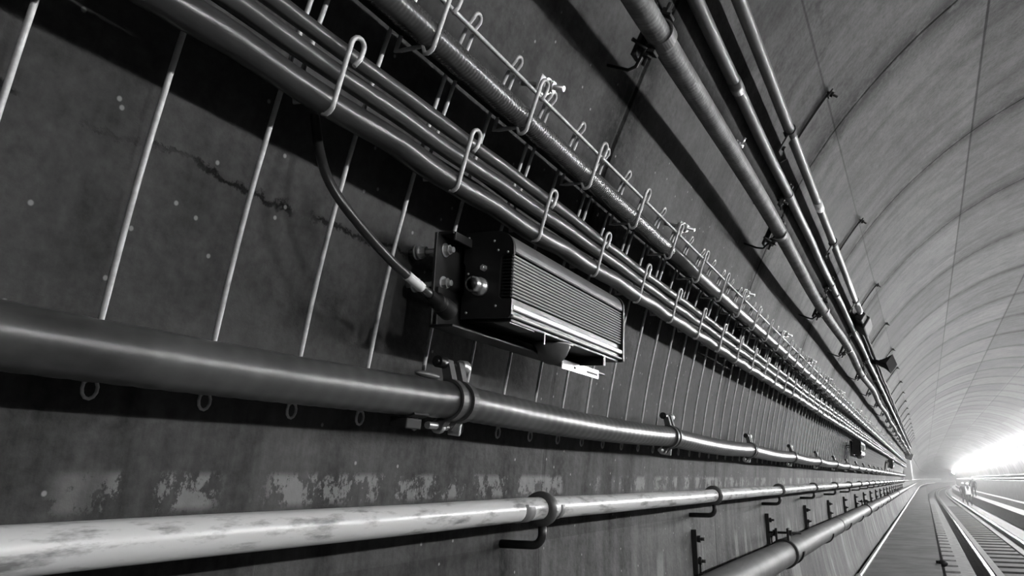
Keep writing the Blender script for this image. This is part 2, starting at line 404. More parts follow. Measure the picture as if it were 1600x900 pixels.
mb = MB().box(c - n * (AR + .008), .005, .018, .062, (n, Y, u), .002)
obj('base_plate', mb, M['dark'], t)
for q in (-1, 1):
    b = c - n * .010 + u * q * (AR + .016)
    mb = MB().box(b, .018, .014, .0035, (n, Y, u), .001); mb.hexnut(b - u * .012, u, .012, .009); mb.hexnut(b + u * .005, u, .012, .009)
    mb.cyl(b - u * .03, b + u * .03, .0045, 8)
    obj('clamp_bolt', mb, M['dark'], t)
    e = W(AA, 0, s) + u * q * .07 - Y * q * .05
    mb = MB().tube([e, e + n * .055, e + n * .085 + Y * q * .03, b + Y * q * .02, b + Y * q * .05 - n * .02], .004, 8)
    obj('stay_rod', mb, M['bracket'] if q < 0 else M['dark'], t)
series(t, s, CL, lambda i: ('dark bolted clamp on the thick ribbed conduit, %s from the top of the photo' % NUM[i]) if i < 6 else 'small far-off clamp on the thick ribbed conduit near its vanishing end', 'clamps on the thick ribbed conduit')

# -- slim pipe B and its star-like clips
BA, BO, BR = 148.05, .027, .0190
t = thing('slim_conduit', 'slim grey steel pipe running between the thick ribbed conduit and the topmost pipe', 'pipe', W(BA, BO, 10))
obj('tube', MB().tube(runs(BA, BO, -.3, END, .25, jit=.05), BR, 18), M['tube'], t)
cps = [1.50 + 1.68 * i for i in range(20)]
for i in range(5):
    obj('coupling', MB().lathe(W(BA, BO, 2.1 + 3.0 * i), Y, [(0, BR), (.0, BR + .002), (.07, BR + .002), (.07, BR)], 18), M['tube'], t)
s = 1.47; c = W(BA, BO, s); n, u = N(BA), U(BA)
t = thing('pipe_clip', 'x', 'clip', W(BA, 0, s))
obj('saddle', MB().arcplate(c - Y * .009, n, u, Y * .018, BR + .0005, BR + .003, -1.75, 1.75, 18), M['tube'], t)
b = c - n * .012 - u * (BR + .018)
mb = MB().box(b, .004, .016, .022, (n, Y, u), .001); mb.hexnut(b, n, .013, .012); mb.cyl(b - n * .02, b + n * .03, .005, 8)
mb.tube([b + Y * .0, b - u * .03 + Y * .02 + n * .01], .004, 6); mb.tube([b, b - u * .03 - Y * .025 + n * .015], .004, 6)
obj('clip_bolt', mb, M['dark'], t)
mb = MB().box(c - n * .012 + u * (BR + .012), .004, .012, .014, (n, Y, u), .001); mb.hexnut(c - n * .01 + u * (BR + .014), n, .008, .014)
obj('clip_lug', mb, M['dark'], t)
BS = [1.47 + 1.68 * i for i in range(19)]
series(t, s, BS, lambda i: ('black star-shaped clip holding the slim grey pipe, %s from the top of the photo' % NUM[i]) if i < 6 else 'tiny far-off clip holding the slim grey pipe near its vanishing end', 'clips on the slim grey pipe')

# -- topmost pipe C with a black cable beside it
CA, CO, CR = 145.75, .052, .0185
t = thing('topmost_conduit', 'topmost pipe on the left wall, dark grey with a strip of white tape', 'pipe', W(CA, CO, 3))
obj('tube', MB().tube([W(CA, CO, q) for q in (-.3, .5, 1.2, 2, 2.7, 3.4, 4.2, 5.0, 5.85)], CR, 18), M['tube'], t)
obj('white_tape', MB().tube([W(CA, CO, 3.50), W(CA, CO, 3.62)], CR + .001, 18), M['tag'], t)
obj('pipe_end', MB().lathe(W(CA, CO, 5.85), Y, [(0, CR), (0, CR + .003), (.5, CR + .003), (.5, CR)], 18), M['bright'], t)
t = thing('cable_joint', 'black cable joint box hanging past the end of the topmost pipe', 'joint box', W(CA, 0, 6.6))
c = W(CA + .5, .062, 6.55)
obj('body', MB().box(c, .045, .20, .05, (N(CA), Y, U(CA)), .012), M['rubber'], t)
obj('end_cap', MB().box(c + Y * .26, .035, .06, .04, (N(CA), Y, U(CA)), .01), M['rubber'], t)
obj('end_cap', MB().box(c - Y * .30, .03, .10, .035, (N(CA), Y, U(CA)), .01), M['rubber'], t)
tag(obj('signal_cable', MB().tube(runs(CA + .3, .03, 6.85, END, .3, jit=.10), .014, 10), M['rubber']), 'black cable continuing from the joint box past the horn speaker', 'cable')
s = 2.70; c = W(CA, CO, s); n, u = N(CA), U(CA)
t = thing('pipe_saddle', 'x', 'saddle clamp', W(CA, 0, s))
obj('collar', MB().arcplate(c - Y * .02, n, u, Y * .04, CR + .0005, CR + .0045, -2.2, 2.2, 20), M['dark'], t)
mb = MB().box(c - u * .055 + n * .008, .003, .024, .034, (n, Y, u), .001); mb.hexnut(c - u * .065 + n * .011, n, .009, .008)
obj('plate', mb, M['dark'], t)
obj('tail', MB().tube([c - u * .07 + n * .01 + Y * .02, c - u * .078 + n * .02 + Y * .06, c - u * .09 + Y * .085], .004, 8), M['dark'], t)
series(t, s, [2.70, 4.19, 5.72], lambda i: 'black saddle clamp round the topmost pipe, %s from the top of the photo' % NUM[i], 'saddle clamps on the topmost pipe')
# -- anchors in the seam above, each with a flat strut down to the topmost pipe
s = 2.96; t = thing('anchor_strut', 'x', 'strut', W(142, 0, s))
a0, a1 = W(140.0, .012, s), W(145.0, .012, s)
mb = MB()
for i in range(6): 
    q0, q1 = 140.0 + i * .86, 140.0 + (i + 1) * .86
    mb.box((W(q0, .008, s) + W(q1, .008, s)) / 2, .004, .009, .0205, (N((q0 + q1) / 2), Y, U((q0 + q1) / 2)))
obj('flat_bar', mb, M['dark'], t)
b = W(139.8, .0, s); n, u = N(140), U(140)
mb = MB().box(b + n * .014, .003, .016, .016, (n, Y, u), .001); mb.hexnut(b + n * .016, n, .011, .010); mb.cyl(b, b + n * .045, .005, 8)
obj('anchor_bolt', mb, M['dark'], t)
series(t, s, [2.96 + 1.70 * i for i in range(18)], lambda i: ('flat strut with anchor bolt on the upper lining, %s from the photo top' % NUM[i]) if i < 6 else 'small far-off anchor strut on the upper lining above the horn speaker', 'anchor struts on the upper lining')
b = W(149.9, 0, 2.42); n, u = N(150), U(150)
t = thing('anchor_stud', 'lone anchor stud left in the bare wall between the ribbed conduit and slim pipe', 'stud', b)
obj('washer', MB().cyl(b, b + n * .004, .016, 16), M['clamp'], t)
mb = MB().hexnut(b + n * .004, n, .012, .012); mb.cyl(b, b + n * .03, .006, 8); mb.tube([b + n * .02, b + n * .025 + u * .03], .004, 6)
obj('nut', mb, M['bright'], t)
# -- horn speaker
c = W(146.0, .12, 8.75); n = Vector((.80, -.45, -.20)).normalized()
t = thing('horn_speaker', 'dark flared horn speaker hanging by the pipes high on the left wall', 'speaker', W(146.6, 0, 8.9))
mb = MB().tube([c - n * .05, c - n * .03, c + n * .03, c + n * .085, c + n * .085, c + n * .02, c - n * .02], [.030, .034, .062, .100, .092, .052, .012], 4, smooth=False)
obj('horn', mb, M['dark'], t)
obj('driver', MB().lathe(c - n * .13, n, [(0, .001), (0, .026), (.06, .028), (.085, .022)], 20), M['black'], t)
obj('mount', MB().tube([W(146.6, 0, 8.85), W(146.6, .12, 8.85), c - n * .08], .012, 8), M['dark'], t)

# -- rod along the top of the cable hangers, on stand-off bolts
tag(obj('hanger_rod', MB().tube(runs(158.60, .050, .05, END, .5), .0040, 10), M['wire']), 'thin straight steel rod carrying the tops of all the wire hangers', 'rod')
s = 1.19; c = W(158.1, 0, s); n, u = N(158.4), U(158.4)
t = thing('standoff_bolt', 'x', 'bolt', c)
obj('tab', MB().box(c + n * .052 - u * .004 - Y * .012, .0025, .016, .017, (n, Y, u), .001), M['wire'], t)
obj('stud', MB().cyl(c, c + n * .092, .0055, 12), M['bright'], t)
mb = MB().hexnut(c + n * .057, n, .0125, .010); mb.cyl(c + n * .054, c + n * .057, .016, 16); mb.cyl(c + n * .067, c + n * .071, .010, 12)
obj('nut', mb, M['bright'], t)
SB = [1.19, 2.13, 3.05] + [3.05 + 1.0 * i for i in range(1, 32)]
series(t, s, SB, lambda i: ('zinc stand-off bolt and nut holding the hanger rod, %s from the top of the photo' % NUM[i]) if i < 3 else 'small far-off stand-off bolt on the hanger rod', 'stand-off bolts on the hanger rod')

# -- wire hangers: a loop over the rod, one leg down to an eye, the other bent into a cable hook
WR = .0034
def hanger(kind):
    dy = .0095; o = .034
    P = []; thin = 11
    def seg(a0, a1, n, y, oo=o, o2=None):
        for i in range(n): 
            f = i / (n - 1); P.append(W(a0 + (a1 - a0) * f, oo + ((o2 if o2 is not None else oo) - oo) * f, y))
    # eye at the bottom
    ec = W(172.62, .012, 0); nn, uu = N(172), U(172)
    for i in range(11):
        th = PI + PI * 1.8 * (1 - i / 10.0)
        P.append(ec + Y * (.0085 * math.cos(th) - dy + .0085) + uu * .0105 * math.sin(th))
    seg(171.6, 160, 12, -dy, .018, .030)
    seg(159.9, 158.45, 4, -dy, .032, .040)
    # loop over the rod
    top = W(158.15, .046, 0); u = U(158.2)
    for i in range(9):
        th = PI - PI * i / 8.0; P.append(top + Y * dy * math.cos(th) + u * (.010 * math.sin(th)))
    if kind == 'low':
        seg(158.45, 163.9, 8, dy, .040, .030)
        A0, A1, oo = 164.45, 162.30, .100
        hb = 164.15
    else:
        seg(158.45, 160.6, 4, dy, .040, .034)
        A0, A1, oo = 160.95, 158.80, .100
        hb = 160.95
    P.append(W(hb, .034, dy)); P.append(W(hb - .05, .045, dy))
    P.append(W(hb - .25, .080, dy))
    cen = W(A0, oo, dy); n, u = N(A0), U(A0)
    for i in range(5):
        th = -PI / 2 + (PI / 2) * i / 4.0
        P.append(cen - n * .012 + n * .012 * math.cos(th) + u * (.012 + .012 * math.sin(th)))
    seg(A0 - .5, A1, 5, dy, oo)
    tp = W(A1, oo, dy); u = U(A1); n = N(A1); hd = (Y * .97 + n * .1).normalized()
    for i in range(1, 8):
        th = PI - PI * 1.02 * i / 7.0; P.append(tp + hd * (.0105 + .0105 * math.cos(th)) + u * (.0105 * math.sin(th)))
    P.append(P[-1] - u * .012 - hd * .001); P.append(P[-1] - u * .012 - hd * .006)
    # smooth curve
    mb = MB().tube(P, [.0019] * thin + [.0025] + [WR] * (len(P) - thin - 1), 8)
    return mb
K0, PER = .357, .1468
hl = hanger('low'); hu = hanger('up')
protos = {}
for k in range(0, 232):
    s = K0 + PER * k; kind = 'low' if k % 2 == 0 else 'up'
    if s > END - .3: break
    what = 'hooked under the lower cable bundle' if kind == 'low' else 'hooked under the upper steel tube'
    if k < 18: lab = '%s wire hanger from the left of the photo, %s' % (NUM[k], what)
    elif s < 8: lab = 'wire hanger %s, in the row past the finned box' % what
    else: lab = 'tiny far-off wire hanger %s, near the vanishing end' % what
    if kind not in protos:
        o = obj('wire_hanger', hl if kind == 'low' else hu, M['wire'], at=T(0, 0, 0)); o.location = Vector((0, s, ZC)); protos[kind] = o
        tag(o, lab, 'hanger', 'wire hangers on the left wall')
    else:
        dup(protos[kind], Vector((0, s, ZC)), lab, 'wire hangers on the left wall')

# -- upper tray: a smooth steel tube with an added light-blocking cable behind it
UA, UO, UR = 160.22, .078, .0208
t = thing('ribbed_tube', 'finely ribbed dark tube riding in the upper row of wire hooks', 'tube', W(UA, UO, 8))
obj('near_length', MB().tube([W(UA, UO, -.2 + .0017 * i) for i in range(1300)], UR, 28, hel=(.00022, .0075, 1)), M['dtube'], t)
obj('far_length', MB().tube(runs(UA, UO, 2.0, END, .3), UR, 20), M['dtube'], t)
tag(obj('shadow_filler', MB().tube(runs(160.12, .036, -.2, END, .3), .0138, 12), M['rubber']), 'added black cable hidden behind the ribbed tube to block light', 'cable')  # unseen blocker, keeps the wall below the tube in shadow

# -- lower tray cables
def cable(name, a, o, r, m, jit, sag, ph, lab, s0=-.2):
    pts = []; rr = []; s = s0
    while s < END:
        hs = math.sin(PI * ((s - .504 - .147 + .147) / .2936 % 1.0))
        pts.append(W(a + jit * (math.sin(s * 2.1 + ph) + .5 * math.sin(s * 6.3 + ph)) + sag * hs, o + .002 * math.sin(s * 4 + ph), s))
        rr.append(r * (1 + .05 * math.sin(s * 9 + ph) * math.sin(s * 23.0 + ph) )); s += .036 if s < 6 else .12
    tag(obj(name, MB().tube(pts, rr, 16), m), lab, 'cable', 'cables in the lower hooks')
cable('power_cable', 163.93, .082, .0182, M['cable'], .05, .10, .3, 'thickest black cable, lowest of the bundle in the lower hooks')
cable('power_cable', 163.08, .079, .0128, M['cable2'], .04, .05, 1.7, 'grey cable second from the bottom of the bundle in the lower hooks')
cable('power_cable', 162.42, .076, .0112, M['cable2'], .04, .03, 2.9, 'thin smooth cable along the top of the bundle in the lower hooks')
cable('power_cable', 163.62, .052, .0128, M['cable2'], .05, .05, 4.1, 'grey cable hidden behind the lower bundle, placed to close its shadow')  # set back where it closes a lit gap in the bundle's shadow
cable('power_cable', 162.85, .052, .0128, M['dusty'], .05, .03, 5.2, 'added cable at the back of the lower bundle, closing its shadow')  # added behind the upper cables to stop light passing between them

# -- dark conduit below the fixture, with clamps
DA, DO, DR = 171.72, .078, .030
t = thing('dark_conduit', 'dark steel conduit crossing the wall below the finned light box', 'pipe', W(DA, DO, 10))
pts, rr = [], []; s = -.4
while s < END:
    sg = .18 * math.sin(PI * ((s - 1.098) / 1.26 % 1.0))
    pts.append(W(DA + sg - .1, DO, s)); s += .006 if s < 3.5 else .21
obj('tube', MB().tube(pts, DR, 26, hel=(.00035, .033, 1)), M['cond'], t)
s = 1.098; c = W(DA - .1, DO, s); n, u = N(DA), U(DA)
t = thing('conduit_clamp', 'x', 'clamp', W(DA, 0, s))
for d in (-.017, .017):
    mb = MB().arcplate(c + Y * (d - .008), n, u, Y * .016, DR + .001, DR + .0055, -1.9, 1.9, 24)
    mb.prism([(DR * -.30, DR * .95), (DR * .30, DR * .98), (-.006, DR + .036), (-.022, DR + .036)], c + Y * (d - .008), n, u, Y * .016)
    mb.prism([(DR * -.30, -DR * .95), (-.020, -DR - .020), (-.004, -DR - .020), (DR * .30, -DR * .98)], c + Y * (d - .008), n, u, Y * .016)
    obj('strap', mb, M['clamp'], t)
b = c - n * .014 + u * (DR + .030)
mb = MB().cyl(b - Y * .045, b - Y * .024, .010, 12); mb.cyl(b - Y * .05, b + Y * .05, .005, 10)
obj('top_bolt', mb, M['black'], t)
mb = MB().lathe(b + Y * .026, Y, [(0, .011), (.018, .012), (.020, .010), (.020, .004), (.016, .0035)], 16)
obj('bolt_head', mb, M['bright'], t)
b = c - n * .012 - u * (DR + .014)
mb = MB().cyl(b - Y * .05, b + Y * .03, .006, 10); mb.cyl(b - Y * .022, b - Y * .012, .012, 12)
mb.box(b + Y * .034, .012, .003, .013, (n, Y, u), .002)
obj('bottom_bolt', mb, M['bright'], t)
obj('base', MB().box(c - n * (DO - .022), .022, .022, .020, (n, Y, u), .001), M['dark'], t)
series(t, s, [1.098 + 1.26 * i for i in range(27)], lambda i: ('double-strap steel clamp on the dark conduit, %s from the left of the photo' % NUM[i]) if i < 6 else 'small far-off clamp on the dark conduit near its vanishing end', 'clamps on the dark conduit')
t = thing('conduit_saddle', 'small dark saddle under the dark conduit left of its first clamp', 'saddle', W(DA + 1.2, 0, .985))
c = W(DA - .1, DO, .985)
obj('seat', MB().arcplate(c - Y * .02, n, u, Y * .04, DR + .001, DR + .005, -2.7, -1.0, 12), M['bracket'], t)
obj('foot', MB().box(c - u * (DR + .014) - n * .01, .016, .020, .008, (n, Y, u), .002), M['dark'], t)
c = W(DA - .1, DO, 1.01) + U(DA) * (DR + .004)
obj('pad', MB().sphere(c, .022, 14, (.45, 1.5, .25), (n, Y, u)), M['tube'], t)

# -- scuffed white pipe on J brackets
LA, LO, LR = 175.78, .088, .0222
t = thing('white_pipe', 'scuffed white pipe running low on the wall below the dark conduit', 'pipe', W(LA, LO, 10))
obj('tube', MB().tube(runs(LA, LO, -.6, 260, .2, jit=.02), LR, 24), M['white'], t)
obj('grey_band', MB().tube([W(LA, LO, 1.345), W(LA, LO, 1.385)], LR + .0006, 24), M['band'], t)
obj('grey_band', MB().tube([W(LA, LO, 1.505), W(LA, LO, 1.525)], LR + .0006, 24), M['band'], t)
s = 1.455; c = W(LA, LO, s); n, u = X, Z
t = thing('hook_bracket', 'x', 'bracket', c - Z * .06)
ring = [c + X * (LR + .006) * math.cos(q) + Z * (LR + .006) * math.sin(q) for q in [2 * PI * i / 28 for i in range(28)]]
mb = MB().lathe(c - Y * .012, Y, [(0, LR + .001), (0, LR + .011), (.012, LR + .013), (.024, LR + .011), (.024, LR + .001)], 30)
obj('ring', mb, M['clamp'], t)
q = c - Z * (LR + .008) + X * .002
pth = [q, q - Z * .018]
for i in range(1, 7): 
    th = i / 6.0 * PI / 2; pth.append(q - Z * .018 + Vector((-.022 + .022 * math.cos(th), 0, -.022 * math.sin(th))))
wx = xz(177.4, 0)[0]
pth.append(Vector((wx - .01, s, pth[-1].z)))
obj('j_arm', MB().tube(pth, .0085, 12), M['bracket'], t)
JS = [1.455 + 1.468 * i for i in range(23)]
series(t, s, JS, lambda i: ('ring and J-shaped arm holding the white pipe, %s from the left of the photo' % NUM[i]) if i < 6 else 'small far-off J-shaped bracket on the white pipe near its vanishing end', 'J brackets on the white pipe')

# -- big grey main on angle brackets, low on the wall
GA, GO, GR = -177.25, .115, .062
t = thing('grey_main', 'large grey pipe lowest on the left wall above the walkway', 'pipe', W(GA, GO, 10))
obj('tube', MB().tube(runs(GA, GO, .6, 260, .5, jit=.02), GR, 30), M['grey'], t)
for i in range(6): obj('coupling', MB().lathe(W(GA, GO, 6.9 + i * 6.1), Y, [(0, GR), (.02, GR + .004), (.16, GR + .004), (.18, GR)], 28), M['grey'], t)
s = 2.95
wl = xz(179.2, 0)[0]
t = thing('angle_bracket', 'x', 'bracket', T(wl, s, -.35))
mb = MB().box(T(wl + .010, s, -.262), .010, .012, .080, bev=.002); mb.box(T(wl + .013, s + .014, -.31), .013, .004, .032, bev=.001)
obj('upright', mb, M['dark'], t)
for q in (-.215, -.292):
    mb = MB().hexnut(T(wl + .020, s, q), X, .012, .012); mb.cyl(T(wl + .02, s, q), T(wl + .046, s, q), .006, 8)
    obj('bolt', mb, M['dark'], t)
obj('arm', MB().box(T(wl + .075, s, -.338), .058, .008, .0035, bev=.001), M['clamp'], t)
c = W(GA, GO, s)
obj('cradle', MB().arcplate(c - Y * .022, X, Z, Y * .044, GR + .001, GR + .009, -PI * .62, -PI * .02, 16), M['dark'], t)
AS = [2.95 + 1.525 * i for i in range(21)]
series(t, s, AS, lambda i: ('dark iron angle bracket behind the large grey pipe, %s from the left of the photo' % NUM[i]) if i < 6 else 'small far-off angle bracket along the large grey pipe', 'angle brackets along the grey pipe')
s = 4.25; c = W(GA, GO, s)
t = thing('ring_clamp', 'x', 'clamp', c - Z * GR)
obj('ring', MB().lathe(c - Y * .022, Y, [(0, GR), (0, GR + .010), (.044, GR + .010), (.044, GR)], 36), M['dark'], t)
for q in (-1, 1):
    mb = MB().box(c + Z * (GR + .03) + X * q * .028, .006, .020, .032, bev=.002); mb.hexnut(c + Z * (GR + .04) + X * q * .034, X * q, .013, .012)
    obj('lug', mb, M['dark'], t)
obj('lug_bolt', MB().cyl(c + Z * (GR + .04) - X * .07, c + Z * (GR + .04) + X * .09, .006, 8), M['dark'], t)
series(t, s, [4.25, 10.45, 16.6, 22.7], lambda i: 'dark ring clamp around the large grey pipe, %s from the bottom edge of the photo' % NUM[i], 'ring clamps on the grey pipe')

# ------------------------------------------------------------------ finned light box
def light_box(label, s0, full=True):
    e1 = Vector((math.cos(math.radians(-4)), 0, math.sin(math.radians(-4)))); e3 = Vector((math.sin(math.radians(3)), 0, math.cos(math.radians(3))))
    L = .515
    org = T(-.636, s0, .2515)
    t = thing('light_box', label, 'light box', org)
    def P(d, y, h): return org + e1 * d + Y * y + e3 * h
    ax = (e1, Y, e3)
    D, H = .087, .143
    arc = [(D - .030 + .030 * math.sin(q), H - .030 + .030 * math.cos(q)) for q in [PI / 2 * i / 8 for i in range(9)]]
    body = [(0, .004), (0, H)] + arc + [(D, .108), (.066, .108), (.066, .034), (D - .004, .034), (D - .004, .004)]
    obj('housing', MB().prism(body, P(0, .006, 0), e1, e3, Y * (L - .012)), M['black'], t)
    # end plates with the notch that bares the fin ends
    plate = [(-.004, 0), (-.004, H * .25), (0, H * .30), (0, H * .62), (-.004, H * .66), (-.002, H + .002), (D - .032, H + .002)] + [(a + .0015, b + .0015) for a, b in arc] + [(D + .002, .104), (.070, .106), (.066, .100), (.064, .036), (.068, .032), (D + .002, .028), (D + .002, .006), (D - .004, 0)]
    pl = obj('end_plate', MB().prism(plate, P(0, -.004, 0), e1, e3, Y * .006), M['black'], t)
    obj('end_plate', MB().prism([(-.004, -.002), (-.004, H + .003), (D - .030, H + .003)] + [(a + .003, b + .003) for a, b in arc] + [(D + .004, 0), (D, -.002)], P(0, L - .004, 0), e1, e3, Y * .008), M['black'], t)
    if full:
        for d, h in ((.004, .136), (.052, .128), (.006, .010), (.006, .075), (.060, .020), (.060, .112), (.078, .108)):
            obj('rivet', MB().sphere(P(d, -.004, h), .0022, 8, (1, .7, 1)), M['bright'], pl)
        mb = MB().hexnut(P(.036, -.004, .083), -Y, .0055, .006); mb.cyl(P(.036, -.004, .083), P(.036, -.013, .083), .003, 8)
        obj('plate_bolt', mb, M['bright'], pl)
        cn = MB().lathe(P(.030, -.004, .052), -Y, [(0, .0155), (.006, .0155), (.006, .0125), (.016, .0125), (.018, .0135), (.020, .0125), (.026, .0125), (.026, .0098), (.008, .0095), (.008, .0001)], 20)
        cc = obj('connector', cn, M['bright'], t)
        mb = MB().cyl(P(.030, -.013, .052), P(.030, -.0125, .052), .0094, 16)
        obj('insert', mb, M['rubber'], cc)
        for q in range(4):
            a = q * PI / 2 + .6; b = P(.030 + .005 * math.cos(a), -.013, .052 + .005 * math.sin(a)); obj('pin', MB().cyl(b, b - Y * .007, .0011, 8), M['bright'], cc)
    mb = MB()
    nf = 13
    for i in range(nf):
        h = .0375 + (.103 - .0375) * i / (nf - 1)
        mb.prism([(.060, -.0006), (.0845, -.0006), (.0845, .0014), (.060, .0014)], P(0, .004, h), e1, e3, Y * (L - .010))
    fins = obj('cooling_fins', mb, M['rubber'], t)
    mb = MB()
    for i in range(nf):
        h = .0375 + (.103 - .0375) * i / (nf - 1)
        mb.prism([(.0815, -.0010), (.0850, -.0010), (.0864, .0003), (.0850, .0018), (.0815, .0018)], P(0, .004, h), e1, e3, Y * (L - .010))
    obj('fin_edges', mb, M['fin'], fins)
    lip = [(D - .030 + .0312 * math.sin(q), H - .030 + .0312 * math.cos(q)) for q in [PI / 2 * (3 + i) / 12 for i in range(10)]] + [(D + .0012, .110), (D - .001, .108)] + [(D - .030 + .0296 * math.sin(q), H - .030 + .0296 * math.cos(q)) for q in [PI / 2 * (12 - i) / 12 for i in range(10)]]
    obj('top_lip', MB().prism(lip, P(0, .004, 0), e1, e3, Y * (L - .010)), M['bronze'], t)
    mb = MB().prism([(D - .006, .0145), (D + .0005, .0145), (D + .002, .016), (D + .002, .0215), (D, .0235), (D - .006, .0235)], P(0, .004, 0), e1, e3, Y * (L - .006))
    mb.prism([(D - .006, .003), (D + .001, .003), (D + .002, .004), (D + .0015, .0062), (D - .006, .0062)], P(0, .004, 0), e1, e3, Y * (L - .006))
    obj('bottom_lip', mb, M['fin'], t)
    obj('bottom_cover', MB().box(P(.042, L / 2, -.001), .040, L / 2 - .01, .0025, ax, .001), M['black'], t)
    if full: obj('cover_plate', MB().box(P(.066, .055, -.0045), .014, .045, .0012, ax, .0005), M['bronze'], t)
    # lamp globe under the box and its guard
    g = P(.050, .240, -.004)
    gl = obj('lamp_globe', MB().lathe(g, -e3, [(0, .028), (.003, .033), (.007, .033), (.010, .029), (.013, .018), (.014, .001)], 28), M['lens'], t)
    obj('globe_rim', MB().lathe(g, -e3, [(-.001, .038), (.004, .038), (.005, .034), (.004, .032)], 28), M['bronze'], gl)
    for y in (.135, .425):
        mb = MB(); mb.box(P(D - .005, y, -.011), .001, .0012, .010, ax); mb.box(P(D - .005, y + (.006 if y < .3 else -.006), -.0015), .001, .006, .0012, ax)
        obj('guard_edge', mb, M['bright'], t)
    for y in (.425,): obj('guard_side', MB().box(P(.028, y, -.011), .052, .001, .010, ax), M['black'], t)
    # back channel
    bx = -.018
    br = obj('back_plate', MB().box(P(bx, .255, .055), .0025, .325, .075, ax, .001), M['bracket'], t)
    mb = MB().box(P(bx + .012, .255, .131), .014, .315, .0025, ax, .001); mb.box(P(bx + .026, .02, .126), .002, .075, .007, ax, .0008)
    obj('top_flange', mb, M['bracket'], br)
    obj('bottom_flange', MB().box(P(bx + .020, .255, -.0215), .022, .325, .002, ax, .0008), M['bracket'], br)
    mb = MB().box(P(bx + .044, .435, -.028), .0012, .098, .0095, ax, .0004)
    lp2 = obj('slotted_lip', mb, M['bright'], br)
    mb = MB()
    for y0, hl_ in ((.495, .030), (.40, .004)): mb.box(P(bx + .0455, y0, -.029), .0006, hl_, .0022, ax)
    obj('slot', mb, M['rubber'], lp2)
    obj('front_plate', MB().box(P(bx + .006, -.030, .010), .0022, .034, .032, ax, .001), M['bracket'], br)
    if full:
        for y, h in ((-.045, .106), (-.045, .051), (.55, .106), (.55, .051)):
            a = P(bx + .003, y, h)
            mb = MB().cyl(a, a + e1 * .0015, .0115, 18); mb.hexnut(a + e1 * .0015, e1, .0085, .008); mb.cyl(a + e1 * .009, a + e1 * .016, .0048, 10)
            obj('plate_nut', mb, M['bright'], br)
            b = a - e1 * .075
            mb = MB().cyl(a - e1 * .005, a - e1 * .070, .0045, 10); mb.hexnut(a - e1 * .046, e1, .0088, .010); mb.cyl(a - e1 * .050, a - e1 * .046, .0115, 16); mb.cyl(a - e1 * .056, a - e1 * .053, .0125, 16)
            obj('wall_stud', mb, M['bright'], br)
    else:
        for y in (-.03, .53):
            obj('wall_stud', MB().cyl(P(bx, y, .08), P(bx - .08, y, .08), .006, 8), M['bracket'], br)
    return t
light_box('black finned light box bolted to the wall in the middle of the photo', 1.05)
lb = light_box('second black light box, small and far along the wall under the cables', 8.9, False)
dup(lb, Vector(lb.location) + Y * (18.3 - 8.9), 'third black light box, tiny, last before the cables vanish', 'far light boxes'); lb['group'] = 'far light boxes'
# mortar smear beside the studs
# -- cable hanging down to the box
def bez(pts, n=14):
    out = []; m = len(pts)
    for i in range(m - 1):
        p0, p1, p2, p3 = pts[max(i - 1, 0)], pts[i], pts[i + 1], pts[min(i + 2, m - 1)]
        for j in range(n):
            t_ = j / n; out.append(.5 * ((2 * p1) + (p2 - p0) * t_ + (2 * p0 - 5 * p1 + 4 * p2 - p3) * t_ ** 2 + (3 * p1 - p0 - 3 * p2 + p3) * t_ ** 3))
    out.append(pts[-1]); return out
CP = [T(-.668, .712, .470), T(-.655, .712, .415), T(-.640, .720, .370), T(-.622, .755, .326), T(-.607, .815, .285), T(-.600, .880, .261), T(-.604, .945, .246)]
t = thing('supply_cable', 'black cable with a white tag hanging down to the light box', 'cable', CP[-1])
path = bez(CP)
obj('sheath', MB().tube(path, .0066, 14), M['cable'], t)
obj('white_tag', MB().tube(path[-23:-15], .0072, 14), M['tag'], t)
ee = CP[-1]; dd = (CP[-1] - path[-6]).normalized()
obj('gland', MB().lathe(ee - dd * .052, dd, [(0, .0067), (.0, .0078), (.022, .0095), (.022, .0125), (.026, .0125), (.028, .0105), (.030, .013), (.036, .013), (.038, .011), (.040, .0145), (.062, .0150), (.066, .012)], 20), M['rubber'], t)

# ------------------------------------------------------------------ far end of the left wall
t = thing('wall_cabinet', 'pale narrow cabinet on the left wall where the cables end', 'cabinet', T(-.52, 36, -.05))
obj('body', MB().box(T(-.58, 36.2, .45), .14, .55, .50, bev=.01), M['panel'], t)
obj('door', MB().box(T(-.43, 36.2, .45), .012, .50, .46, bev=.005), M['panel'], t)
tag(obj('junction_box', MB().box(W(154.5, .13, 33.7), .12, .35, .12, (N(157), Y, U(157)), .015), M['clamp']), 'grey junction box at the far end of the ribbed conduit', 'junction box')

# ------------------------------------------------------------------ far right: pipes and string lights
for a, o, r, m, lab in ((10.0, .06, .035, M['rubber'], 'black cable along the right wall above the pale pipe'), (6.2, .10, .04, M['white'], 'pale pipe along the right wall just above the dark duct')):
    ss = list(range(0, 100, 5)) + list(range(100, 360, 8))
    tag(obj('wall_pipe', MB().tube([W(a, o, q) for q in ss], r, 10), m), lab, 'pipe')
tag(obj('cable_trough', slab('x', [(4.02, -1.45), (4.18, -1.45), (4.30, -1.10), (4.10, -1.10), (4.02, -1.14)], None), M['plinth']), 'pale cable trough along the foot of the right wall', 'trough')
tag(obj('cable_duct', slab('x', [(4.20, -1.08), (4.20, -.10), (4.24, -.06), (4.43, -.06), (4.31, -1.08)], None), M['bed']), 'dark duct along the right wall between the pale trough and the lamps', 'duct')
LA_, LO_ = 37.0, .15
bl = {}
ss = [-1.6 + 2.15 * i for i in range(48)]; ss += [ss[-1] + 5.0 * i for i in range(1, 90)]
cord = [W(LA_, .10, ss[0] - .3)]
for i in range(len(ss) - 1):
    cord += [W(LA_, .10, ss[i]), W(LA_ - 1.0, .10, (ss[i] + ss[i + 1]) / 2)]
